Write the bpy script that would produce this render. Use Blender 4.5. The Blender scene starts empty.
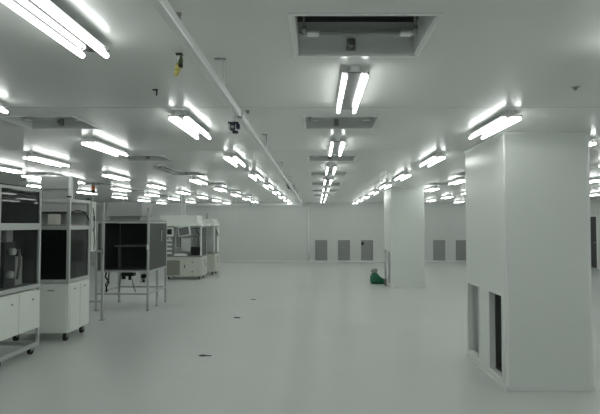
import bpy, bmesh, math, random
from mathutils import Vector, Matrix, noise
random.seed(7)
sc = bpy.context.scene
COL = sc.collection

# ------------------------------------------------------------------ materials
def mat(name, rgb, rough=0.5, metal=0.0, spec=0.5, var=0.04, vscale=3.0, bump=0.0, bscale=40.0,
        trans=0.0, emit=None, estr=0.0, alpha=1.0, coat=0.0):
    m = bpy.data.materials.new(name); m.use_nodes = True
    nt = m.node_tree; N = nt.nodes; L = nt.links
    b = N['Principled BSDF']
    b.inputs['Roughness'].default_value = rough
    b.inputs['Metallic'].default_value = metal
    b.inputs['Specular IOR Level'].default_value = spec
    b.inputs['Transmission Weight'].default_value = trans
    b.inputs['Alpha'].default_value = alpha
    b.inputs['Coat Weight'].default_value = coat
    tc = N.new('ShaderNodeTexCoord')
    nz = N.new('ShaderNodeTexNoise'); nz.inputs['Scale'].default_value = vscale; nz.inputs['Detail'].default_value = 3
    L.new(tc.outputs['Object'], nz.inputs['Vector'])
    mx = N.new('ShaderNodeMix'); mx.data_type = 'RGBA'
    mx.inputs[6].default_value = (*[c * (1 - var) for c in rgb], 1)
    mx.inputs[7].default_value = (*[min(1, c * (1 + var)) for c in rgb], 1)
    L.new(nz.outputs['Fac'], mx.inputs[0]); L.new(mx.outputs[2], b.inputs['Base Color'])
    if bump:
        n2 = N.new('ShaderNodeTexNoise'); n2.inputs['Scale'].default_value = bscale
        L.new(tc.outputs['Object'], n2.inputs['Vector'])
        bp = N.new('ShaderNodeBump'); bp.inputs['Strength'].default_value = bump; bp.inputs['Distance'].default_value = 0.01
        L.new(n2.outputs['Fac'], bp.inputs['Height']); L.new(bp.outputs['Normal'], b.inputs['Normal'])
    if emit:
        b.inputs['Emission Color'].default_value = (*emit, 1); b.inputs['Emission Strength'].default_value = estr
    return m

def add_seams(m, xp, xo, yp, yo, w, dark, axes=('X', 'Y')):
    """panel joints: thin darker lines on a regular grid of the surface's own coordinates"""
    nt = m.node_tree; N = nt.nodes; L = nt.links; b = N['Principled BSDF']
    src = b.inputs['Base Color'].links[0].from_socket
    g = N.new('ShaderNodeNewGeometry'); sp = N.new('ShaderNodeSeparateXYZ'); L.new(g.outputs['Position'], sp.inputs[0])
    outs = []
    for ax, pitch, off in ((axes[0], xp, xo), (axes[1], yp, yo)):
        if not pitch: continue
        s = N.new('ShaderNodeMath'); s.operation = 'SUBTRACT'; s.inputs[1].default_value = off; L.new(sp.outputs[ax], s.inputs[0])
        p = N.new('ShaderNodeMath'); p.operation = 'PINGPONG'; p.inputs[1].default_value = pitch / 2; L.new(s.outputs[0], p.inputs[0])
        c = N.new('ShaderNodeMath'); c.operation = 'LESS_THAN'; c.inputs[1].default_value = w; L.new(p.outputs[0], c.inputs[0])
        outs.append(c.outputs[0])
    o = outs[0]
    if len(outs) > 1:
        a = N.new('ShaderNodeMath'); a.operation = 'MAXIMUM'; L.new(outs[0], a.inputs[0]); L.new(outs[1], a.inputs[1]); o = a.outputs[0]
    mx = N.new('ShaderNodeMix'); mx.data_type = 'RGBA'; L.new(o, mx.inputs[0]); L.new(src, mx.inputs[6])
    mx.inputs[7].default_value = (*dark, 1); L.new(mx.outputs[2], b.inputs['Base Color'])

M = {}
M['floor'] = mat('floor_epoxy', (0.665, 0.695, 0.672), 0.32, spec=0.4, var=0.05, vscale=0.6, bump=0.03, bscale=25)
M['ceiling'] = mat('ceiling_panel', (0.78, 0.795, 0.78), 0.23, spec=0.5, var=0.02, vscale=0.5)
M['ceiling'].node_tree.nodes['Principled BSDF'].inputs['IOR'].default_value = 1.65
add_seams(M['ceiling'], 0, 0, 2.52, 1.78, 0.004, (0.1, 0.105, 0.1))
M['wall'] = mat('wall_panel', (0.725, 0.745, 0.728), 0.35, spec=0.4, var=0.02, vscale=0.4)
M['wall_back'] = mat('wall_panel_back', (0.725, 0.745, 0.728), 0.35, spec=0.4, var=0.02, vscale=0.4)
add_seams(M['wall_back'], 1.06, 0.71, 0, 0, 0.004, (0.64, 0.67, 0.655))
M['column'] = mat('column_panel', (0.83, 0.875, 0.83), 0.3, spec=0.4, var=0.02, vscale=0.6)
M['trim'] = mat('white_trim', (0.84, 0.86, 0.85), 0.28, spec=0.5, var=0.02)
M['brighttrim'] = mat('bright_white_trim', (0.93, 0.94, 0.93), 0.15, spec=0.8, var=0.01)
M['alu'] = mat('aluminium', (0.60, 0.62, 0.61), 0.4, metal=0.4, var=0.04, vscale=12)
M['steel'] = mat('stainless_steel', (0.38, 0.39, 0.38), 0.35, metal=0.7, var=0.05, vscale=10)
M['white'] = mat('white_paint', (0.87, 0.91, 0.87), 0.35, var=0.03, vscale=5)
M['greywhite'] = mat('light_grey_paint', (0.52, 0.545, 0.53), 0.4, var=0.03, vscale=5)
M['cream'] = mat('cream_paint', (0.70, 0.70, 0.635), 0.4, var=0.03, vscale=5)
M['beige'] = mat('beige_panel', (0.28, 0.285, 0.24), 0.5, var=0.04, vscale=5)
M['grey'] = mat('grey_paint', (0.30, 0.315, 0.305), 0.4, var=0.04, vscale=6)
M['midgrey'] = mat('mid_grey_panel', (0.27, 0.28, 0.275), 0.4, var=0.05, vscale=6)
M['dark'] = mat('dark_panel', (0.15, 0.162, 0.166), 0.3, var=0.08, vscale=6)
M['sidepanel'] = mat('smoked_side_panel', (0.045, 0.051, 0.051), 0.35, var=0.05, vscale=6)
M['black'] = mat('black_plastic', (0.012, 0.013, 0.014), 0.45, var=0.05, vscale=12)
M['rubber'] = mat('black_rubber', (0.02, 0.02, 0.021), 0.7, var=0.05, vscale=12)
M['tint'] = mat('smoked_glass', (0.012, 0.015, 0.016), 0.03, spec=0.14, var=0.02, alpha=0.93)
M['clear'] = mat('tinted_glass', (0.03, 0.035, 0.035), 0.04, spec=0.5, var=0.02, alpha=0.55)
M['pane'] = mat('faintly_tinted_glass', (0.03, 0.035, 0.035), 0.04, spec=0.5, var=0.02, alpha=0.22)
M['screen'] = mat('monitor_screen', (0.10, 0.11, 0.11), 0.2, var=0.05)
M['hoodgrey'] = mat('hood_grey_paint', (0.36, 0.375, 0.37), 0.45, var=0.04, vscale=5)
M['haze'] = mat('frosted_plastic', (0.46, 0.48, 0.47), 0.5, var=0.04, vscale=4)
M['grille'] = mat('grille_grey', (0.36, 0.375, 0.36), 0.5, var=0.04, vscale=15)
M['void'] = mat('duct_interior', (0.84, 0.86, 0.85), 0.55, var=0.06, vscale=4)
M['slab'] = mat('plenum_slab', (0.86, 0.88, 0.87), 0.6, var=0.06, vscale=5)
M['ductdark'] = mat('duct_dark', (0.10, 0.11, 0.106), 0.6, var=0.06, vscale=5)
M['green'] = mat('green_plastic', (0.012, 0.16, 0.085), 0.4, var=0.25, vscale=9, bump=0.4, bscale=14)
M['greyplastic'] = mat('pale_grey_plastic', (0.33, 0.35, 0.32), 0.45, var=0.15, vscale=14, bump=0.4, bscale=20)
M['brown'] = mat('brown_board', (0.27, 0.21, 0.19), 0.6, var=0.12, vscale=14)
M['yellow'] = mat('yellow_sleeve', (0.62, 0.55, 0.17), 0.5, var=0.1, vscale=20)
M['cablegreen'] = mat('green_cable', (0.10, 0.15, 0.05), 0.5, var=0.1, vscale=20)
M['blue'] = mat('navy_plastic', (0.015, 0.022, 0.05), 0.35, var=0.1, vscale=20)
M['orange'] = mat('orange_lens', (0.62, 0.15, 0.03), 0.3, var=0.05, vscale=20)
M['scrap'] = mat('dark_scrap', (0.07, 0.073, 0.062), 0.7, var=0.3, vscale=40)
M['scrapb'] = mat('brown_scrap', (0.17, 0.16, 0.13), 0.7, var=0.3, vscale=40)
M['tube'] = mat('lit_tube', (0.9, 0.9, 0.9), 0.3, emit=(0.965, 1.0, 0.965), estr=9.2)
M['tube_off'] = mat('unlit_tube', (0.62, 0.64, 0.63), 0.3, var=0.02)
M['holder'] = mat('lamp_holder', (0.8, 0.82, 0.81), 0.35, var=0.02)
M['reflector'] = mat('lamp_reflector', (0.17, 0.173, 0.178), 0.25, metal=0.8, var=0.02)
M['batten'] = mat('lamp_batten', (0.75, 0.77, 0.76), 0.35, var=0.02)

# ------------------------------------------------------------------ mesh helpers
class MB:
    def __init__(self): self.bm = bmesh.new()
    def box(self, x0, x1, y0, y1, z0, z1, bev=0.0, rot=None, piv=None):
        vs = [self.bm.verts.new((x, y, z)) for x in (x0, x1) for y in (y0, y1) for z in (z0, z1)]
        idx = [(0, 1, 3, 2), (4, 6, 7, 5), (0, 4, 5, 1), (2, 3, 7, 6), (0, 2, 6, 4), (1, 5, 7, 3)]
        fs = [self.bm.faces.new([vs[i] for i in f]) for f in idx]
        if bev:
            es = list({e for f in fs for e in f.edges})
            r = bmesh.ops.bevel(self.bm, geom=es, offset=bev, segments=2, affect='EDGES', profile=0.5)
            vs = list({v for f in r['faces'] for v in f.verts} | {v for v in vs if v.is_valid})
        if rot is not None:
            bmesh.ops.rotate(self.bm, verts=vs, cent=piv, matrix=rot)
        return self
    def cyl(self, p0, p1, r, seg=12, r2=None, caps=True):
        p0 = Vector(p0); p1 = Vector(p1); d = p1 - p0
        r2 = r if r2 is None else r2
        q = d.to_track_quat('Z', 'Y').to_matrix()
        a = []; b = []
        for i in range(seg):
            t = 2 * math.pi * i / seg; o = Vector((math.cos(t), math.sin(t), 0))
            a.append(self.bm.verts.new(p0 + q @ (o * r))); b.append(self.bm.verts.new(p1 + q @ (o * r2)))
        for i in range(seg):
            j = (i + 1) % seg
            f = self.bm.faces.new((a[i], a[j], b[j], b[i])); f.smooth = True
        if caps:
            self.bm.faces.new(a[::-1]); self.bm.faces.new(b)
        return self
    def tube(self, pts, r, seg=8):
        for a, b in zip(pts, pts[1:]): self.cyl(a, b, r, seg)
        return self
    def prism(self, poly, x0, x1, axis='y'):
        """extrude a 2D polygon along an axis; poly in the two other axes in xyz order"""
        def P(u, v, w): return {'x': (w, u, v), 'y': (u, w, v), 'z': (u, v, w)}[axis]
        a = [self.bm.verts.new(P(u, v, x0)) for u, v in poly]; b = [self.bm.verts.new(P(u, v, x1)) for u, v in poly]
        n = len(poly)
        for i in range(n):
            j = (i + 1) % n; self.bm.faces.new((a[i], a[j], b[j], b[i]))
        self.bm.faces.new(a[::-1]); self.bm.faces.new(b)
        return self
    def quad(self, pts):
        self.bm.faces.new([self.bm.verts.new(p) for p in pts]); return self
    def build(self, name, m, parent=None, kind=None, label=None):
        bm = self.bm
        bmesh.ops.recalc_face_normals(bm, faces=bm.faces[:])
        me = bpy.data.meshes.new(name); bm.to_mesh(me); bm.free()
        me.materials.append(M[m] if isinstance(m, str) else m)
        o = bpy.data.objects.new(name, me); COL.objects.link(o)
        if parent: o.parent = parent
        if kind: o['kind'] = kind
        if label: o['label'] = label
        return o

def thing(name, label, cat, loc, group=None):
    o = bpy.data.objects.new(name, None); COL.objects.link(o)
    o.location = loc; o.empty_display_size = 0.1
    o['label'] = label; o['category'] = cat
    if group: o['group'] = group
    return o
def tag(o, label, cat, group=None):
    o['label'] = label; o['category'] = cat
    if group: o['group'] = group
    return o
def dup(root, loc, label, group=None):
    r = root.copy(); COL.objects.link(r); r.location = loc; r['label'] = label
    if group: r['group'] = group
    def rec(s, d):
        for ch in [c for c in ALL_CHILDREN(s)]:
            c2 = ch.copy(); COL.objects.link(c2); c2.parent = d; rec(ch, c2)
    rec(root, r)
    return r
def ALL_CHILDREN(o): return list(o.children)
ORD = ['first', 'second', 'third', 'fourth', 'fifth', 'sixth', 'seventh', 'eighth', 'ninth', 'tenth', 'eleventh', 'twelfth']

# ------------------------------------------------------------------ room shell
H = 2.7
XL, XR, YF, YB = -14.0, 10.9, -4.0, 23.65
b = MB().box(XL - .2, XR + .2, YF - .2, YB + .2, -0.12, 0.0); b.build('floor', 'floor', kind='structure')

OPY = [2.67, 4.95, 7.65, 9.98, 12.5, 15.0, 17.5, 20.0]
OPX = {-5.35: [9.98, 12.5, 15.0, 17.5], -2.55: OPY[1:7], 0.225: OPY[:7], 3.05: [9.98, 12.5, 15.0]}
OW, OD = 0.35, 0.30
holes = [(x - OW, x + OW, y - OD, y + OD) for x, ys in OPX.items() for y in ys]
xs = sorted({XL - .2, XR + .2} | {v for h in holes for v in h[:2]})
ys_ = sorted({YF - .2, YB + .2} | {v for h in holes for v in h[2:]})
cb = MB(); cache = {}
def cv(x, y):
    k = (round(x, 4), round(y, 4))
    if k not in cache: cache[k] = cb.bm.verts.new((x, y, H))
    return cache[k]
for i in range(len(xs) - 1):
    for j in range(len(ys_) - 1):
        cx = (xs[i] + xs[i + 1]) / 2; cy = (ys_[j] + ys_[j + 1]) / 2
        if any(h[0] < cx < h[1] and h[2] < cy < h[3] for h in holes): continue
        cb.bm.faces.new((cv(xs[i], ys_[j]), cv(xs[i], ys_[j + 1]), cv(xs[i + 1], ys_[j + 1]), cv(xs[i + 1], ys_[j])))
ceil = cb.build('ceiling', 'ceiling', kind='structure')
for p in ceil.data.polygons:
    pass
# faces point down into the room; thickness goes upward
bm = bmesh.new(); bm.from_mesh(ceil.data)
for f in bm.faces:
    if f.normal.z > 0: f.normal_flip()
bm.to_mesh(ceil.data); bm.free()
sm = ceil.modifiers.new('thickness', 'SOLIDIFY'); sm.thickness = 0.04; sm.offset = -1

MB().box(XL - .2, XR + .2, YB, YB + .2, 0, H).build('wall_back', 'wall_back', kind='structure')
MB().box(XL - .2, XL, YF - .2, YB, 0, H).build('wall_left', 'wall', kind='structure')
MB().box(XL - .2, XR + .2, YF - .2, YF, 0, H).build('wall_front', 'wall', kind='structure')
# right wall with a doorway cut in it
DY0, DY1, DZ = 20.27, 21.2, 2.04
w = MB()
w.box(XR, XR + .2, YF, DY0, 0, H); w.box(XR, XR + .2, DY1, YB, 0, H); w.box(XR, XR + .2, DY0, DY1, DZ, H)
w.build('wall_right', 'wall', kind='structure')
d = MB().box(XR + .06, XR + .10, DY0 + .02, DY1 - .02, 0.012, DZ - .02).build('door_1', 'sidepanel', kind='structure')
f = MB(); f.box(XR - .012, XR + .06, DY0 - .04, DY0 + .02, 0, DZ + .04); f.box(XR - .012, XR + .06, DY1 - .02, DY1 + .04, 0, DZ + .04)
f.box(XR - .012, XR + .06, DY0 + .02, DY1 - .02, DZ - .02, DZ + .04); f.build('door_frame', 'trim', d)
h_ = MB(); h_.cyl((XR + .0, DY0 + .12, 1.0), (XR + .06, DY0 + .12, 1.0), .01); h_.cyl((XR + .005, DY0 + .12, 1.0), (XR + .005, DY0 + .25, 1.0), .01); h_.build('door_handle', 'alu', d)
MB().box(XL, XR, YB - .025, YB, 0, .07, .008).build('baseboard_back', 'trim', kind='structure')
MB().box(XR - .025, XR, YF, DY0 - .05, 0, .07, .008).build('baseboard_right', 'trim', kind='structure')
MB().cyl((-0.375, YB - .02, 0.07), (-0.375, YB - .02, H), .055, 20).build('trim_1', 'brighttrim', kind='structure')

# ------------------------------------------------------------------ ceiling openings
def make_opening(label, loc, group):
    t = thing('ceiling_opening', label, 'opening', loc, group)
    f = MB(); e = .012; q = .010
    f.box(-OW - q, OW + q, -OD - q, -OD + e, -.006, 0); f.box(-OW - q, OW + q, OD - e, OD + q, -.006, 0)
    f.box(-OW - q, -OW + e, -OD + e, OD - e, -.006, 0); f.box(OW - e, OW + q, -OD + e, OD - e, -.006, 0)
    f.build('rim_frame', 'trim', t)
    s = MB(); k = .004
    s.box(-OW + k, OW - k, OD - .02, OD - k, .0, .125); s.box(-OW + k, OW - k, -OD + k, -OD + .02, .0, .125)
    s.box(-OW + k, -OW + .02, -OD + .02, OD - .02, .0, .125); s.box(OW - .02, OW - k, -OD + .02, OD - .02, .0, .125)
    s.build('shaft', 'void', t)
    l = MB(); l.box(-OW + .02, OW - .02, OD - .05, OD - .02, .112, .125); l.build('ledge', 'alu', t)
    u = MB(); x, y = OW + .012, OD + .03     # upper shaft, then the dark plenum over it
    u.box(-x, x, y - .01, y, .125, .205); u.box(-x, x, -y, -y + .01, .125, .205)
    u.box(-x, -x + .01, -y + .01, y - .01, .125, .205); u.box(x - .01, x, -y + .01, y - .01, .125, .205)
    u.build('upper_shaft', 'slab', t)
    u = MB(); x, y, z = OW + .1, OD + .2, .38
    u.box(-x, x, y - .01, y, .205, z); u.box(-x, x, -y, -y + .01, .205, z); u.box(-x, -x + .01, -y, y, .205, z); u.box(x - .01, x, -y, y, .205, z)
    u.box(-x, x, -y, y, z, z + .01)
    u.build('plenum_box', 'midgrey', t)
    for sx in (-1, 1):
        r = MB(); xx = sx * (OW - .055); r.cyl((xx, .05, .03), (xx, .05, .385), .006, 8)
        r.box(xx - .012, xx + .012, .03, .07, .05, .075, .003); ro = r.build('hanger_rod', 'steel', t)
        c = MB(); c.box(xx - sx * .05 - .032, xx - sx * .05 + .032, .025, .075, .028, .046, .006); c.build('clamp', 'trim', ro)
    g = MB(); g.cyl((-.03, OD - .03, .055), (-.03, OD - .075, .055), .022, 14); g.box(-.055, -.005, OD - .03, OD - .02, .02, .09, .003); g.build('latch', 'steel', t)
    return t
op0 = None
opn = {-5.35: 'above the left cabinets', -2.55: 'left of the hanging rail', 0.225: 'over the central floor', 3.05: 'behind the near white column'}
for x, ys in OPX.items():
    for i, y in enumerate(ys):
        lab = f'dark rectangular ceiling opening, {ORD[i]} nearest in the row {opn[x]}'
        if op0 is None: op0 = make_opening(lab, (x, y, H), 'rectangular openings in the ceiling')
        else: dup(op0, (x, y, H), lab)

# ------------------------------------------------------------------ twin-tube lamps
LL, LS, LZ = 1.01, 0.064, -0.070
def make_lamp(label, loc, lit=True):
    t = thing('ceiling_lamp', label, 'lamp', loc, 'twin-tube lamps under the ceiling')
    bt = MB(); bt.prism([(-.03, 0), (.03, 0), (.024, -.038), (.083, -.040), (.083, -.042), (-.083, -.042), (-.083, -.040), (-.024, -.038)], -LL / 2, LL / 2, 'y'); bt.build('batten', 'batten', t)
    rf = MB(); rf.prism([(-.083, -.042), (.083, -.042), (.083, -.045), (0, -.050), (-.083, -.045)], -LL / 2, LL / 2, 'y'); rf.build('reflector', 'reflector', t)
    for sx in (-1, 1):
        tb = MB(); tb.cyl((sx * LS, -LL / 2 + .004, LZ), (sx * LS, LL / 2 - .004, LZ), .0145, 14)
        to = tb.build('tube', 'tube' if lit else 'tube_off', t)
        for e in (-1, 1):
            ye = e * (LL / 2)
            hb = MB(); hb.box(sx * LS - .012, sx * LS + .012, min(ye - e * .025, ye - e * .045), max(ye - e * .025, ye - e * .045), LZ + .008, -.046)
            hb.build('tube_holder', 'holder', to)
    return t
EVEN = [3.65, 6.3, 8.85, 11.25, 13.8, 16.4, 18.9, 21.4]
ODD = [2.25, 4.92, 7.55, 10.15, 12.7, 15.25, 17.8, 20.3, 22.6]
ROWS = [(0.235, EVEN, 'over the central floor with openings'),
        (-1.19, ODD, 'just left of the hanging rail'),
        (-2.56, EVEN, 'with openings left of the rail'),
        (-3.92, ODD[2:], 'above the front of the cabinets'),
        (-5.2, [8.6, 10.95, 13.8, 16.4, 18.9, 21.4], 'with openings above the left cabinets'),
        (1.67, ODD[1:], 'just left of the white columns'),
        (3.05, EVEN[1:], 'just right of the white columns'),
        (4.45, ODD[2:], 'second right of the white columns'),
        (5.85, EVEN[2:], 'third right of the white columns'),
        (-6.75, ODD[4:], 'second left above the cabinets'),
        (7.25, ODD[3:], 'fourth right of the white columns'),
        (8.65, EVEN[4:], 'fifth right of the white columns'),
        (-5.5, [10.3], 'beside a far left ceiling opening')]
lamp0 = None; unlit0 = None
for x, ys, ph in ROWS:
    for i, y in enumerate(ys):
        lab = f'white twin-tube lamp, {ORD[i]} nearest in the row {ph}'
        if ph.startswith('beside'): lab = 'white twin-tube lamp close beside another lamp under a far left opening'
        if x == -2.56 and abs(y - 8.85) < .01:
            make_lamp('unlit twin-tube lamp, third nearest in the row with openings left of the rail', (x, y, H), lit=False); continue
        if lamp0 is None: lamp0 = make_lamp(lab, (x, y, H))
        else: dup(lamp0, (x, y, H), lab)
# rows carried on unseen overhead and behind the viewpoint, lamps added for their light
k = 0
for x, y in [(0.225, 1.1), (0.225, -1.5), (1.65, 2.3), (1.65, -.3), (-1.19, -.4), (-2.56, 1.1), (3.05, 3.62), (3.05, 1.1), (-3.92, 2.23), (-3.92, 4.9), (4.45, 4.9), (4.45, 2.3), (-5.2, 6.2), (-5.2, 3.6), (1.65, -2.8), (-1.19, -2.8), (3.05, -1.5), (-2.56, -1.5), (4.45, -.3), (-3.92, -.3), (5.85, 3.62), (5.85, 1.1), (5.85, 6.3), (7.25, 4.9)]:
    dup(lamp0, (x, y, H), f'white twin-tube lamp added overhead out of view, {ORD[k % 12]} {("nearer", "farther", "farthest")[k // 12]} one'); k += 1

# ------------------------------------------------------------------ hanging track
def hanging_rail(label, x0, y0, x1, y1, rods, z=2.50):
    t = thing('hanging_rail', label, 'rail', (x0, y0, z), 'white rails hung below the ceiling')
    dx, dy = x1 - x0, y1 - y0; hw = .018
    r = MB()
    if abs(dx) < .01: r.box(-hw, hw, 0, dy, -.022, .022, .005)
    else: r.box(dx, 0, -hw, hw, -.03, .022, .005)
    r.build('rail', 'trim', t)
    for p in rods:
        px, py = (0, p - y0) if abs(dx) < .01 else (p - x0, 0)
        q = MB(); q.cyl((px, py, .02), (px, py, H - z - .006), .007, 8); ro = q.build('hanger_rod', 'trim', t)
        c = MB(); c.box(px - .055, px + .012, py - .014, py + .014, H - z - .008, H - z, .002); c.build('ceiling_plate', 'steel', ro)
    for p in rods[1::2]:
        px, py = (0, p - y0 + .6) if abs(dx) < .01 else (p - x0 + .6, 0)
        q = MB(); q.box(px - .022, px + .022, py - .022, py + .022, -.026, .026, .003); q.build('splice_clamp', 'steel', t)
    return t
hanging_rail('long white rail hung on rods below the ceiling beside the central floor', -0.545, 0.4, -0.545, 20.38, [1.72, 3.02, 5.6, 8.1, 10.6, 13.1, 15.6, 18.1, 20.1])
hanging_rail('white cross rail hung before the back wall at the far end of long rail', -0.60, 20.4, -9.6, 20.4, [-0.9, -3.2, -5.4, -7.6, -9.4])

# small fittings hanging from the ceiling
t = thing('cable_drop', 'yellow sleeved cable end dangling from the ceiling near the rail', 'cable', (-0.78, 2.93, H))
MB().box(-.022, .016, -.015, .015, -.010, 0, .003).build('ceiling_plate', 'black', t)
MB().tube([(0, 0, -.008), (.004, 0, -.04), (-.006, .0, -.07)], .009).tube([(.006, 0, -.01), (.012, 0, -.05), (.002, 0, -.075)], .007).build('cable', 'cablegreen', t)
MB().tube([(-.004, -.008, -.015), (-.014, -.008, -.05)], .007).build('white_tie', 'trim', t)
MB().cyl((-.004, 0, -.06), (-.014, 0, -.095), .016, 10, .017).cyl((-.014, 0, -.095), (-.022, 0, -.13), .017, 10, .009).build('yellow_sleeve', 'yellow', t)
MB().cyl((.004, -.004, -.062), (.002, -.004, -.082), .015, 10).build('dark_tape', 'black', t)
t = thing('cable_clip', 'small dark clip hanging from the ceiling beside the near end of rail', 'clip', (-0.635, 2.36, H))
MB().box(-.014, .014, -.008, .008, -.012, 0, .002).build('ceiling_plate', 'steel', t)
MB().box(-.009, .009, -.007, .007, -.075, -.01, .003).build('clip_body', 'midgrey', t)
t = thing('ceiling_hook', 'tiny black hook under the ceiling left of the yellow cable end', 'hook', (-1.16, 3.72, H))
MB().box(-.025, .012, -.008, .008, -.008, 0, .002).build('hook_plate', 'black', t)
MB().tube([(0, 0, -.005), (.006, 0, -.03), (.0, 0, -.045)], .005).build('hook_wire', 'black', t)
def junction(label, loc, s=1.0):
    t = thing('ceiling_fitting', label, 'fitting', loc, 'dark fittings hanging by the rail')
    MB().cyl((0, 0, 0), (0, 0, -.06 * s), .012 * s, 10).build('stem', 'trim', t)
    bd = MB().box(-.055 * s, .04 * s, -.03, .03, -.075 * s, -.058 * s, .004).box(-.035 * s, .012 * s, -.03, .03, -.135 * s, -.073 * s, .006).box(.018 * s, .05 * s, -.02, .03, -.12 * s, -.075 * s, .006)
    bo = bd.build('housing', 'blue', t)
    MB().cyl((-.012 * s, -.03, -.105 * s), (-.012 * s, -.042, -.105 * s), .014 * s, 12).build('lens', 'greyplastic', bo)
    MB().box(-.05 * s, -.037 * s, -.028, .028, -.135 * s, -.073 * s, .003).build('side_plate', 'trim', t)
    MB().box(-.015 * s, .035 * s, -.02, .02, -.16 * s, -.137 * s, .005).build('plug', 'black', t)
    MB().box(.012 * s, .019 * s, -.026, .02, -.13 * s, -.08 * s, .002).build('divider', 'trim', t)
    return t
j0 = junction('navy and white fitting hanging under the ceiling close left of the rail', (-0.745, 4.66, H + .004))
dup(j0, (-0.66, 12.1, H + .004), 'dark fitting under the ceiling near the far end of rail, nearer of two')
dup(j0, (-0.60, 13.4, H + .004), 'dark fitting under the ceiling near the far end of rail, farther of two')
def sprinkler(label, loc):
    t = thing('sprinkler_head', label, 'sprinkler', loc, 'small heads on the ceiling')
    MB().cyl((0, 0, 0), (0, 0, -.008), .035, 16, .03).build('ceiling_plate', 'steel', t)
    MB().cyl((0, 0, -.008), (0, 0, -.03), .01, 10, .014).build('nozzle', 'steel', t)
    return t
s0 = sprinkler('small dark sprinkler head on the ceiling in front of the near column', (1.835, 3.66, H + .003))
dup(s0, (-0.59, 4.42, H + .003), 'small grey sprinkler head on the ceiling just right of the rail')

# ------------------------------------------------------------------ columns
def make_column(label, loc, w=0.90, dp=1.42):
    t = thing('column', label, 'column', loc, 'white panelled columns')
    # left face (x = 0) carries two recessed return-air openings
    G = [(0.10, 0.50), (0.88, 1.34)]; z0, z1 = 0.10, 0.97; th = .16
    p = MB()
    p.box(.0, .03, 0.03, dp - .03, z1, H); p.box(.0, .03, 0.03, dp - .03, 0, z0)
    yy = [0.03] + [v for g in G for v in g] + [dp - .03]
    for a, bq in zip(yy[::2], yy[1::2]): p.box(.0, .03, a, bq, z0, z1)
    p.box(0.03, w - .03, 0, .03, 0, H); p.box(0.03, w - .03, dp - .03, dp, 0, H); p.box(w - .03, w, 0.03, dp - .03, 0, H)
    p.build('wall_panel', 'column', t)
    for (x, y) in ((0, 0), (w, 0), (0, dp), (w, dp)):
        c = MB(); sx = .034 if x == 0 else -.034; sy = .034 if y == 0 else -.034
        c.box(min(x - sx * .1, x + sx), max(x - sx * .1, x + sx), min(y - sy * .1, y + sy), max(y - sy * .1, y + sy), 0, H, .012)
        c.build('corner_post', 'brighttrim', t)
    for (a, bq) in G:
        f = MB(); e = .025
        f.box(-.008, .0, a - .01, bq + .01, z1 - e + .02, z1 + .015); f.box(-.008, .0, a - .01, bq + .01, z0 - .015, z0 + e - .02)
        f.box(-.008, .0, a - .02, a + .006, z0 - .015, z1 + .015); f.box(-.008, .0, bq - .006, bq + .02, z0 - .015, z1 + .015)
        fo = f.build('return_opening', 'trim', t)
        q = MB(); j = .062    # short reveal, then the hollow return duct
        q.box(.03, j, a - .01, a, z0, z1); q.box(.03, j, bq, bq + .01, z0, z1); q.box(.03, j, a, bq, z0 - .01, z0); q.box(.03, j, a, bq, z1, z1 + .01)
        q.build('reveal', 'slab', fo)
        y0, y1 = (.05, .80) if a < .5 else (.82, 1.38)
        q = MB(); q.box(.60, .61, y0, y1, .03, 1.05); q.box(j, .60, y0 - .01, y0, .03, 1.05); q.box(j, .60, y1, y1 + .01, .03, 1.05)
        q.box(j, .60, y0, y1, .02, .03); q.box(j, .60, y0, y1, 1.05, 1.06)
        q.build('return_duct', 'grille' if a < .5 else 'slab', fo)
    k = MB(); k.box(-.012, w + .012, -.012, 0, 0, .05, .004); k.box(-.012, 0, 0, dp, 0, .05, .004); k.box(w, w + .012, 0, dp, 0, .05, .004)
    k.build('base_coving', 'trim', t)
    hd = MB(); hd.box(-.014, w + .014, -.014, 0, H - .03, H, .004); hd.box(-.014, 0, 0, dp, H - .03, H, .004); hd.box(w, w + .014, 0, dp, H - .03, H, .004)
    hd.build('head_trim', 'column', t)
    return t
c0 = make_column('near white panelled column with two low return-air openings in its side', (1.965, 5.45, 0))
dup(c0, (2.005, 14.1, 0), 'far white panelled column standing near the green bag')

# ------------------------------------------------------------------ return-air grilles in the back wall
def make_grille(label, loc):
    t = thing('return_grille', label, 'grille', loc, 'grey grilles low in the back wall')
    w, z0, z1 = .275, .03, .95
    f = MB(); e = .022
    f.box(-w - e, w + e, -.014, 0, z1, z1 + e); f.box(-w - e, w + e, -.014, 0, z0 - e, z0); f.box(-w - e, -w, -.014, 0, z0, z1); f.box(w, w + e, -.014, 0, z0, z1)
    f.build('grille_frame', 'wall', t)
    MB().box(-w, w, -.003, 0, z0, z1).build('backing', 'midgrey', t)
    s = MB()
    for i in range(24):
        z = z0 + .02 + i * (z1 - z0 - .04) / 23
        s.prism([(-.012, z - .014), (-.003, z + .006), (-.003, z + .01), (-.012, z - .010)], -w, w, 'x')
    s.build('slats', 'grille', t)
    return t
GX = [0.19, 1.22, 2.27, 5.54, 6.57]
gl = ['grey louvred return grille low on the back wall, leftmost of the five',
      'grey louvred return grille low on the back wall, middle one left of far column',
      'grey louvred return grille with a black tag at its corner, beside the far column',
      'grey louvred return grille low on the back wall, first right of far column',
      'grey louvred return grille on back wall partly hidden by the near column']
g0 = None
for x, lab in zip(GX, gl):
    if g0 is None: g0 = make_grille(lab, (x, YB, .05))
    else: g = dup(g0, (x, YB, .05), lab)
    if x == 2.27:
        MB().box(-.26, -.15, -.02, -.014, .72, .86, .002).build('tag', 'black', g)

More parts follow.
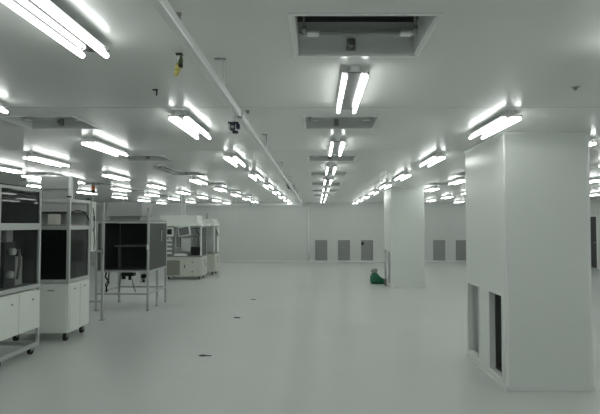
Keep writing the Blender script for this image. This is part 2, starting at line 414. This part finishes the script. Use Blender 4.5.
# ------------------------------------------------------------------ machines
def caster(parent, x, y, z_top, r=.045, name='caster'):
    f = MB(); f.box(x - .05, x + .05, y - .05, y + .05, z_top - .012, z_top, .003)
    f.box(x - .026, x - .02, y - .025, y + .025, r * .9, z_top - .01); f.box(x + .02, x + .026, y - .025, y + .025, r * .9, z_top - .01)
    o = f.build(name, 'steel', parent)
    MB().cyl((x - .02, y, r), (x + .02, y, r), r, 18).build('wheel', 'rubber', o)
    return o

# --- cabinet at the left edge of the view: origin at its aisle-side near floor corner; x goes away from the aisle (negative)
t = thing('equipment_cabinet', 'tall white equipment cabinet with dark windows cut by the left photo edge', 'cabinet', (-3.74, 6.12, 0), 'tall white equipment cabinets')
Wd, Ln = 0.80, 0.94   # depth away from aisle, length along the aisle
b = MB(); b.box(-Wd, -.022, 0.0, Ln, .34, .86, .006); b.build('base_cabinet', 'white', t)
b = MB(); P = .038
for yy in (0, Ln - P):
    for xx in (-Wd, -P): b.box(xx, xx + P, yy, yy + P, .10, 2.20, .004)
for z in (.10, .88, 1.655, 2.165):
    hh = {.10: .055, .88: .055, 1.655: .085, 2.165: .035}[z]
    for xx in (-Wd, -P): b.box(xx, xx + P, P, Ln - P, z, z + hh, .004)
    for yy in (0, Ln - P): b.box(-Wd + P, -P, yy, yy + P, z, z + hh, .004)
b.build('frame', 'greywhite', t)
for (a, c_) in ((.01, .435), (.455, .93)):
    do = MB().box(-.022, 0.002, a, c_, .345, .845, .006).build('door', 'white', t)
    MB().box(.002, .014, (a + c_) / 2 - .02 + .06, (a + c_) / 2 + .02 + .06, .73, .75, .004).build('handle', 'steel', do)
MB().box(-.030, -.018, P, Ln - P, 1.74, 2.165).build('upper_window', 'tint', t)
lw = MB().box(-.030, -.022, P, Ln - P, .935, 1.66).build('lower_window', 'pane', t)
MB().box(-Wd + .01, -Wd + .02, P, Ln - P, .935, 2.15).build('back_panel', 'midgrey', t)
MB().box(-Wd + P, -P, .012, .02, .935, 2.15).build('side_panel', 'tint', t)
MB().box(-Wd + P, -P, Ln - .02, Ln - .012, .935, 2.15).build('side_panel', 'tint', t)
MB().box(-Wd, -.0, 0, Ln, 2.20, 2.215).build('top_panel', 'black', t)
MB().box(-Wd + P, -P, P, Ln - P, 1.67, 1.69).build('shelf', 'midgrey', t)
MB().box(-Wd + P, -P, P, Ln - P, .90, .93).build('work_plate', 'midgrey', t)
a = MB(); a.box(-.36, -.24, .56, .70, .93, 1.66, .006); a.box(-.30, -.20, .70, .86, .93, 1.30, .01); a.build('inner_upright', 'slab', t)
a = MB().box(-.24, -.16, .38, .62, .93, 1.50, .01).build('actuator_block', 'sidepanel', t)
for yy, zz in ((.50, 1.38), (.46, 1.09)): MB().cyl((-.165, yy, zz), (-.10, yy, zz), .045, 16).build('white_knob', 'white', a)
MB().tube([(-.16, .70, 1.40), (-.12, .66, 1.25), (-.12, .60, 1.02)], .018).build('inner_arm', 'steel', t)
for yy in (.12, Ln - .09):
    for xx in (-Wd + .06, -.07): caster(t, xx, yy, .10, .05)
MB().box(-.012, .006, .004, .016, 1.2, 1.42, .003).build('handle', 'alu', t)

# --- second cabinet: near face towards the camera
t2 = thing('equipment_cabinet', 'tall white framed cabinet with open top shelves behind the left edge cabinet', 'cabinet', (-3.65, 7.68, 0), 'tall white equipment cabinets'); t2.rotation_euler = (0, 0, math.radians(2))
Wd, Ln = 0.88, 0.76; P = .045
b = MB(); b.box(-Wd, 0, 0, Ln, .13, .85, .008); b.build('base_cabinet', 'white', t2)
do = MB().box(-.50, -.03, -.014, 0, .17, .82, .005).build('door', 'white', t2)
MB().box(-.30, -.20, -.022, -.012, .745, .765, .004).build('handle', 'steel', do)
for (a_, c_) in ((.03, .37), (.39, .73)):
    do = MB().box(0, .012, a_, c_, .17, .82, .005).build('door', 'white', t2)
    MB().box(.012, .022, (a_ + c_) / 2 - .05, (a_ + c_) / 2 + .01, .755, .772, .004).build('handle', 'steel', do)
for yy in (0, Ln - P):
    for xx in (-Wd, -P):
        po = MB().box(xx, xx + P, yy, yy + P, .85, 2.12, .004).build('post', 'alu', t2)
        MB().box(xx - .003, xx + P + .003, yy - .003, yy + P + .003, 2.12, 2.145, .003).build('post_cap', 'black', po)
for z, hh in ((.86, .05), (1.645, .06), (2.06, .045)):
    b = MB()
    for xx in (-Wd, -P): b.box(xx + .004, xx + P - .004, P - .01, Ln - P + .01, z, z + hh)
    for yy in (0, Ln - P): b.box(-Wd + P - .01, -P + .01, yy + .004, yy + P - .004, z, z + hh)
    b.build('cross_rail', 'alu', t2)
MB().box(-Wd + P, -P, .016, .024, .91, 1.645).build('front_window', 'tint', t2)
MB().box(-.026, -.018, P, Ln - P, .91, 1.645).build('aisle_window', 'clear', t2)
MB().box(-Wd + P, -P, P, Ln - P, .87, .89).build('work_plate', 'midgrey', t2)
MB().box(-Wd + .01, -Wd + .018, P, Ln - P, .91, 1.645).build('back_panel', 'dark', t2)
MB().box(-Wd + P, -P, Ln - .03, Ln - .02, .91, 1.645).build('rear_panel', 'midgrey', t2)
MB().box(-.36, -.16, .40, .62, .90, 1.20, .01).box(-.31, -.20, .46, .56, 1.20, 1.42, .01).build('inner_machine', 'black', t2)
MB().box(-Wd + P, -P, .02, Ln - .02, 1.705, 1.72).build('shelf', 'grey', t2)
MB().box(-Wd + P, -P, .25, Ln - .02, 1.90, 1.918).build('upper_shelf', 'sidepanel', t2)
MB().box(-.37, -.235, .10, .24, 1.72, 1.88, .006).build('controller_box', 'cream', t2)
MB().box(-Wd + P, -P, Ln - .03, Ln - .02, 1.72, 2.06).build('rear_plate', 'slab', t2)
ho = MB().box(-.46, -.01, .06, .30, 2.25, 2.44, .006).box(-.44, -.05, .08, .28, 2.105, 2.25).build('filter_hood', 'hoodgrey', t2)
MB().box(-.05, .0, .05, .10, 2.105, 2.445, .004).build('hood_corner', 'white', ho)
MB().tube([(-.03, .10, 1.90), (-.015, .28, 1.94), (-.01, .48, 1.93), (-.01, .64, 1.87), (-.005, .76, 1.75)], .009).build('cable', 'black', t2)
bx = MB().box(-.26, .0, Ln + .05, Ln + .24, 1.28, 2.10, .006).box(-.20, -.16, Ln, Ln + .05, 1.5, 1.53).box(-.20, -.16, Ln, Ln + .05, 1.65, 1.70).build('control_box', 'white', t2)
MB().tube([(.008, Ln + .08, 2.0), (.02, Ln + .10, 1.88), (.012, Ln + .16, 1.80), (.015, Ln + .12, 1.62), (.01, Ln + .16, 1.45), (.012, Ln + .13, 1.3)], .008).build('cable', 'midgrey', bx)
MB().box(.0, .006, Ln + .10, Ln + .18, 1.78, 1.86, .002).box(.0, .006, Ln + .10, Ln + .16, 1.6, 1.66, .002).build('switch_plate', 'grey', bx)
st = MB().cyl((-.03, Ln + .17, 2.10), (-.03, Ln + .17, 2.25), .009, 10).build('signal_tower', 'alu', t2)
MB().cyl((-.03, Ln + .17, 2.25), (-.03, Ln + .17, 2.29), .026, 14).build('tower_base', 'black', st)
MB().cyl((-.03, Ln + .17, 2.29), (-.03, Ln + .17, 2.36), .025, 14).build('orange_lens', 'orange', st)
MB().cyl((-.03, Ln + .17, 2.36), (-.03, Ln + .17, 2.40), .025, 14).build('tower_cap', 'greyplastic', st)
for yy in (.10, Ln - .08):
    for xx in (-Wd + .08, -.08): caster(t2, xx, yy, .13, .058)

# --- gate frame of aluminium profile
t = thing('profile_frame', 'slim upright aluminium profile frame between white cabinet and dark enclosure', 'frame', (-3.87, 9.42, 0))
for xx in (0, -.72):
    po = MB().box(xx - .02, xx + .02, -.02, .02, 0.01, 2.12, .003).build('post', 'alu', t)
    MB().box(xx - .045, xx + .045, -.045, .045, 0, .01, .002).build('foot_plate', 'steel', po)
MB().box(-.70, -.02, -.018, .018, 2.06, 2.095, .003).build('top_rail', 'alu', t)
MB().box(-.70, -.02, -.018, .018, 1.22, 1.255, .003).build('middle_rail', 'alu', t)
MB().box(-.70, -.02, -.018, .018, .32, .355, .003).build('bottom_rail', 'alu', t)
MB().box(-.012, .012, -.03, -.02, 1.18, 1.30, .003).build('bracket', 'steel', t)

# --- dark enclosure on a leg frame
t = thing('dark_enclosure', 'black box enclosure on slim metal legs with filter hood on top', 'enclosure', (-4.43, 10.42, 0))
EX, EY, Z0, Z1 = 1.07, 1.25, .80, 1.76; P = .04
for (xx, yy) in ((0, 0), (EX - P, 0), (0, EY - P), (EX - P, EY - P)):
    top = 2.06 if (xx > 0 and yy == 0) else 1.78
    lg = MB().box(xx, xx + P, yy, yy + P, .015, top, .003).build('leg', 'alu', t)
    MB().cyl((xx + P / 2, yy + P / 2, 0), (xx + P / 2, yy + P / 2, .02), .03, 12).build('foot', 'steel', lg)
lg = MB().box(EX - P, EX, EY * .48, EY * .48 + P, .015, .80, .003).build('leg', 'alu', t)
MB().cyl((EX - P / 2, EY * .48 + P / 2, 0), (EX - P / 2, EY * .48 + P / 2, .02), .03, 12).build('foot', 'steel', lg)
for z in (.315, .765, 1.745):
    b = MB()
    for yy in (0, EY - P): b.box(0, EX, yy + .004, yy + P - .004, z, z + .035)
    for xx in (0, EX - P): b.box(xx + .004, xx + P - .004, P, EY - P, z, z + .035)
    b.build('stretcher', 'alu', t)
MB().box(P, EX - P, P, EY - P, Z0, Z0 + .015).build('bottom_panel', 'dark', t)
MB().box(.01, EX - .01, .01, EY - .01, 1.782, 1.795).build('top_panel', 'midgrey', t)
MB().box(P, EX - P, EY - .03, EY - .02, Z0, 1.745).build('back_panel', 'dark', t)
MB().box(.012, .022, P, EY - P, Z0, 1.745).build('left_panel', 'dark', t)
sp = MB().box(EX - .012, EX - .002, P, EY - P, Z0, 1.745).build('side_panel', 'sidepanel', t)
MB().box(EX - .002, EX + .02, .78, .80, 1.36, 1.6, .004).build('handle', 'alu', sp)
fd = MB().box(.20, EX - P, .012, .018, Z0 + .015, 1.745).build('front_panel', mat('smoked_front', (0.015, 0.018, 0.018), 0.05, spec=0.4, alpha=0.14), t)
MB().box(.10, .17, .004, .03, Z0, 1.745, .003).build('door_frame', 'midgrey', t)
MB().box(.05, .10, .012, .02, Z0 + .015, 1.745).build('narrow_window', 'dark', t)
MB().box(.26, EX - P, .30, EY - .1, 1.262, 1.30, .003).build('inner_shelf', 'midgrey', t)
MB().box(.26, .32, .5, .56, Z0 + .015, 1.265, .003).build('inner_post', 'midgrey', t)
MB().box(EX - .045, EX - .005, -.014, 0, 1.22, 1.32, .004).build('latch', 'white', t)
MB().box(.12, EX - .24, .25, .95, 1.88, 2.17, .008).box(.16, EX - .28, .3, .9, 1.795, 1.88).build('filter_hood', 'hoodgrey', t)
MB().box(.42, .66, .28, .46, .66, .80, .008).cyl((.46, .30, .66), (.46, .30, .60), .04, 12).cyl((.58, .32, .66), (.58, .32, .58), .03, 12).build('valve_block', 'black', t)
vp = MB().box(.80, .97, .30, .315, .52, .80, .004).build('regulator_plate', 'white', t)
MB().cyl((.88, .30, .66), (.88, .25, .66), .05, 16).cyl((.88, .27, .60), (.88, .27, .54), .022, 12).build('regulator', 'black', vp)
MB().tube([(.16, .2, .80), (.13, .18, .66), (.20, .2, .55), (.14, .22, .45), (.15, .2, .34)], .014).tube([(.2, .2, .80), (.19, .2, .6), (.12, .22, .5), (.17, .2, .36)], .012).build('cable', 'black', t)
MB().tube([(.62, .34, .60), (.66, .34, .40), (.7, .34, .34)], .012).tube([(.40, .34, .80), (.37, .34, .5), (.36, .34, .34)], .012).build('hose', 'grey', t)

# --- far machine with hood
def far_machine(label, loc, hood=True):
    t = thing('assembly_machine', label, 'machine', loc, 'cream assembly machines far back')
    L_, D_ = 1.14, .80
    MB().box(0, L_, 0.0, D_, .10, .70, .008).build('base_cabinet', 'cream', t)
    MB().box(.04, .47, -.012, 0, .13, .60, .004).build('recessed_panel', 'beige', t)
    do = MB().box(.50, L_ - .02, -.018, 0, .12, .68, .004).build('door', 'cream', t)
    MB().box(.60, .63, -.03, -.016, .36, .46, .004).build('handle', 'black', do)
    for zz in (.54, .25): MB().cyl((.86, -.016, zz), (.86, -.026, zz), .026, 12).build('lock', 'midgrey', do)
    do = MB().box(L_, L_ + .014, .05, .38, .14, .66, .004).build('side_door', 'cream', t)
    MB().box(L_ + .014, L_ + .022, .30, .34, .52, .60, .004).build('handle', 'black', do)
    do = MB().box(L_, L_ + .014, .42, .76, .14, .66, .004).build('side_door', 'cream', t)
    MB().box(L_ + .014, L_ + .022, .46, .50, .40, .48, .004).build('handle', 'black', do)
    MB().box(-.01, L_ + .01, -.03, D_ + .01, .70, .735, .006).build('worktop', 'grey', t)
    for (xx, yy) in ((0, 0), (L_ - .045, 0), (0, D_ - .045), (L_ - .045, D_ - .045)):
        MB().box(xx, xx + .045, yy, yy + .045, .735, 1.70, .004).build('post', 'white', t)
    MB().box(.045, L_ - .045, D_ - .03, D_ - .02, .735, 1.66).build('back_panel', 'slab', t)
    for xx in (.02, L_ - .06): MB().box(xx, xx + .04, .05, D_ - .05, 1.62, 1.66).build('cross_rail', 'grey', t)
    if hood:
        MB().prism([(-.02, 1.66), (L_ - .01, 1.66), (L_ - .15, 1.80), (L_ - .16, 2.00), (-.18, 2.00), (-.18, 1.92), (-.02, 1.80)], .02, D_ - .02, 'y').build('hood', 'white', t)
        for xx in (.40, .51):
            MB().cyl((xx, .4, 2.0), (xx, .4, H), .02, 12).build('exhaust_pipe', 'trim', t)
        MB().box(.30, .57, .30, .5, 2.0, 2.02, .004).build('pipe_base', 'trim', t)
        R = Matrix.Rotation(math.radians(-9), 3, 'Y') @ Matrix.Rotation(math.radians(20), 3, 'Z')
        mo = MB().box(.42, .80, -.06, -.02, 1.36, 1.66, .006, R, Vector((.61, -.04, 1.5))).build('monitor', 'white', t)
        MB().box(.44, .745, -.066, -.058, 1.385, 1.635, 0, R, Vector((.61, -.04, 1.5))).build('screen', 'screen', mo)
        MB().tube([(.64, 0.0, 1.50), (.66, .12, 1.55), (.9, .2, 1.6), (1.1, .2, 1.58)], .018).build('monitor_arm', 'grey', mo)
        ins = MB().box(.02, .24, .02, .26, 1.34, 1.62, .008).build('instrument', 'white', t)
        MB().box(.04, .20, .012, .02, 1.40, 1.57, .003).build('display', 'black', ins)
        a = MB(); a.box(.04, .22, .05, .28, .74, 1.34, .006); a.build('rack_unit', 'grey', t)
        a = MB()
        for z in (.80, .93, 1.06, 1.19): a.box(.05, .21, .035, .05, z, z + .055, .004)
        a.cyl((.13, .05, 1.28), (.13, .02, 1.28), .03, 12); a.build('rack_module', 'white', t)
        MB().box(.30, .40, .2, .4, 1.0, 1.62, .006).build('dark_rail', 'midgrey', t)
        MB().box(.42, .74, .30, .55, .86, 1.28, .01).build('process_block', 'slab', t)
        MB().box(.74, .98, .25, .5, .735, 1.0, .01).build('motor_unit', 'black', t)
        MB().box(.80, .95, .35, .5, 1.0, 1.34, .01).build('grey_column', 'grey', t)
        MB().box(.28, .68, -.02, .14, .735, .80, .006).build('keyboard_tray', 'white', t)
        MB().tube([(.3, .3, 1.55), (.36, .25, 1.38), (.44, .2, 1.3)], .015).tube([(.88, .3, 1.6), (.98, .2, 1.42), (1.1, .1, 1.36)], .015).build('cable', 'black', t)
        MB().box(L_ - .012, L_ - .004, .05, D_ - .05, .735, 1.62).build('side_window', 'clear', t)
    else:
        MB().prism([(0, 1.66), (L_, 1.66), (L_, 1.72), (L_ - .1, 1.90), (0, 1.90)], .02, D_ - .02, 'y').build('hood', 'slab', t)
        MB().box(L_ - .012, L_ - .002, .08, .40, .80, 1.55).build('side_window', 'dark', t)
        MB().box(L_ - .01, L_, .44, D_ - .05, .735, 1.62).build('side_panel', 'white', t)
        MB().cyl((L_ - .3, .1, 1.90), (L_ - .3, .1, 2.12), .03, 12).build('exhaust_stub', 'grey', t)
        MB().tube([(L_ - .05, .06, 1.70), (L_ + .02, .2, 1.5), (L_ + .02, .5, 1.32)], .02).build('hose', 'grey', t)
    for xx in (.1, L_ - .1):
        for yy in (.1, D_ - .1):
            caster(t, xx, yy, .10, .04)
    return t
far_machine('cream machine with white hood, tilted monitor and exhaust pipes behind dark enclosure', (-4.74, 16.25, 0))
far_machine('cream machine farthest back, partly hidden behind the hooded machine', (-4.62, 17.75, 0), hood=False)

# ------------------------------------------------------------------ green bag and floor scraps
def lathe_bag(rings, name, m, parent, seg=28, amp=.02, seed=0.0):
    bm = bmesh.new(); R = []
    for (z, cx, cy, rx, ry) in rings:
        ring = []
        for i in range(seg):
            a = 2 * math.pi * i / seg
            p = Vector((cx + rx * math.cos(a), cy + ry * math.sin(a), z))
            n = noise.noise(p * 9 + Vector((seed, 0, 0))) * amp + noise.noise(p * 24 + Vector((0, seed, 0))) * amp * .5
            p += Vector((math.cos(a), math.sin(a), 0)) * n * min(1, rx / .1)
            p.z = max(0.0, p.z + (n * .5 if z > .01 else 0))
            ring.append(bm.verts.new(p))
        R.append(ring)
    for r0, r1 in zip(R, R[1:]):
        for i in range(seg):
            j = (i + 1) % seg; f = bm.faces.new((r0[i], r0[j], r1[j], r1[i])); f.smooth = True
    bm.faces.new(R[0][::-1]); bm.faces.new(R[-1])
    mb = MB(); mb.bm.free(); mb.bm = bm
    return mb.build(name, m, parent)
t = thing('plastic_bag', 'crumpled green plastic bag with pale grey tied neck on floor by far column', 'bag', (1.77, 15.2, 0)); t.scale = (1.14, 1.14, 1.1)
lathe_bag([(0, 0, 0, .17, .13), (.03, 0, 0, .19, .15), (.09, -.01, 0, .195, .15), (.13, -.03, 0, .17, .14), (.18, -.06, 0, .13, .12), (.23, -.075, 0, .10, .09), (.27, -.085, 0, .065, .06), (.29, -.085, 0, .04, .04)], 'bag_body', 'green', t, seed=2.3)
lathe_bag([(.275, -.085, 0, .045, .04), (.31, -.09, 0, .075, .06), (.35, -.08, 0, .08, .06), (.385, -.07, 0, .055, .045), (.40, -.065, 0, .03, .025)], 'bag_neck', 'greyplastic', t, seed=5.1)
tag(MB().box(1.90, 1.945, 14.62, 14.72, 0, .20, .006).build('wood_block', 'brown'), 'small brown block standing between green bag and far column', 'block')
def scrap(label, x, y, pts, m, hgt=.012):
    mb = MB(); mb.prism(pts, 0.0005, hgt, 'z')
    for v in mb.bm.verts: v.co += Vector((noise.noise(v.co * 60) * .006, noise.noise(v.co * 55 + Vector((3, 1, 2))) * .006, 0))
    for v in mb.bm.verts: v.co.z = max(.0005, v.co.z * (.5 + abs(noise.noise(v.co * 33))))
    o = mb.build('floor_scrap', m); o.location = (x, y, 0); o.scale = (.85, .8, .8)
    return tag(o, label, 'scrap', 'scraps on the floor')
scrap('dark elongated scrap on the open floor, nearest of the scraps', -1.47, 6.88, [(-.09, -.01), (-.03, -.035), (.0, -.02), (.10, -.005), (.10, .004), (.02, .012), (-.03, .03), (-.08, .025)], 'scrap', .016)
scrap('small dark scrap on the open floor, middle one of the three scraps', -1.47, 9.64, [(-.07, -.02), (.05, -.03), (.07, .01), (.0, .05), (-.06, .03)], 'scrap', .016)
scrap('pale brown scrap on the open floor, farthest of the three scraps', -1.45, 11.95, [(-.07, -.04), (.05, -.03), (.08, .02), (-.02, .06), (-.07, .03)], 'scrapb', .012)

# ------------------------------------------------------------------ world, camera, view
wd = bpy.data.worlds.new('world'); sc.world = wd; wd.use_nodes = True
wd.node_tree.nodes['Background'].inputs[0].default_value = (0.02, 0.022, 0.021, 1)
cam = bpy.data.cameras.new('camera'); co = bpy.data.objects.new('camera', cam); COL.objects.link(co)
co.location = (0, 0, 1.73); co.rotation_euler = (math.radians(90) + math.atan(17 / 520), 0, 0)
cam.sensor_width = 36; cam.lens = 36 * 520 / 600; cam.shift_x = -17 / 600; cam.clip_start = 0.05
sc.camera = co
vs = sc.view_settings
vs.view_transform = 'Standard'; vs.look = 'None'; vs.gamma = 1; vs.use_curve_mapping = False; vs.exposure = 0.11
sc.cycles.use_denoising = True
sc.cycles.max_bounces = 10; sc.cycles.diffuse_bounces = 6; sc.cycles.transparent_max_bounces = 12
sc.cycles.use_light_tree = True
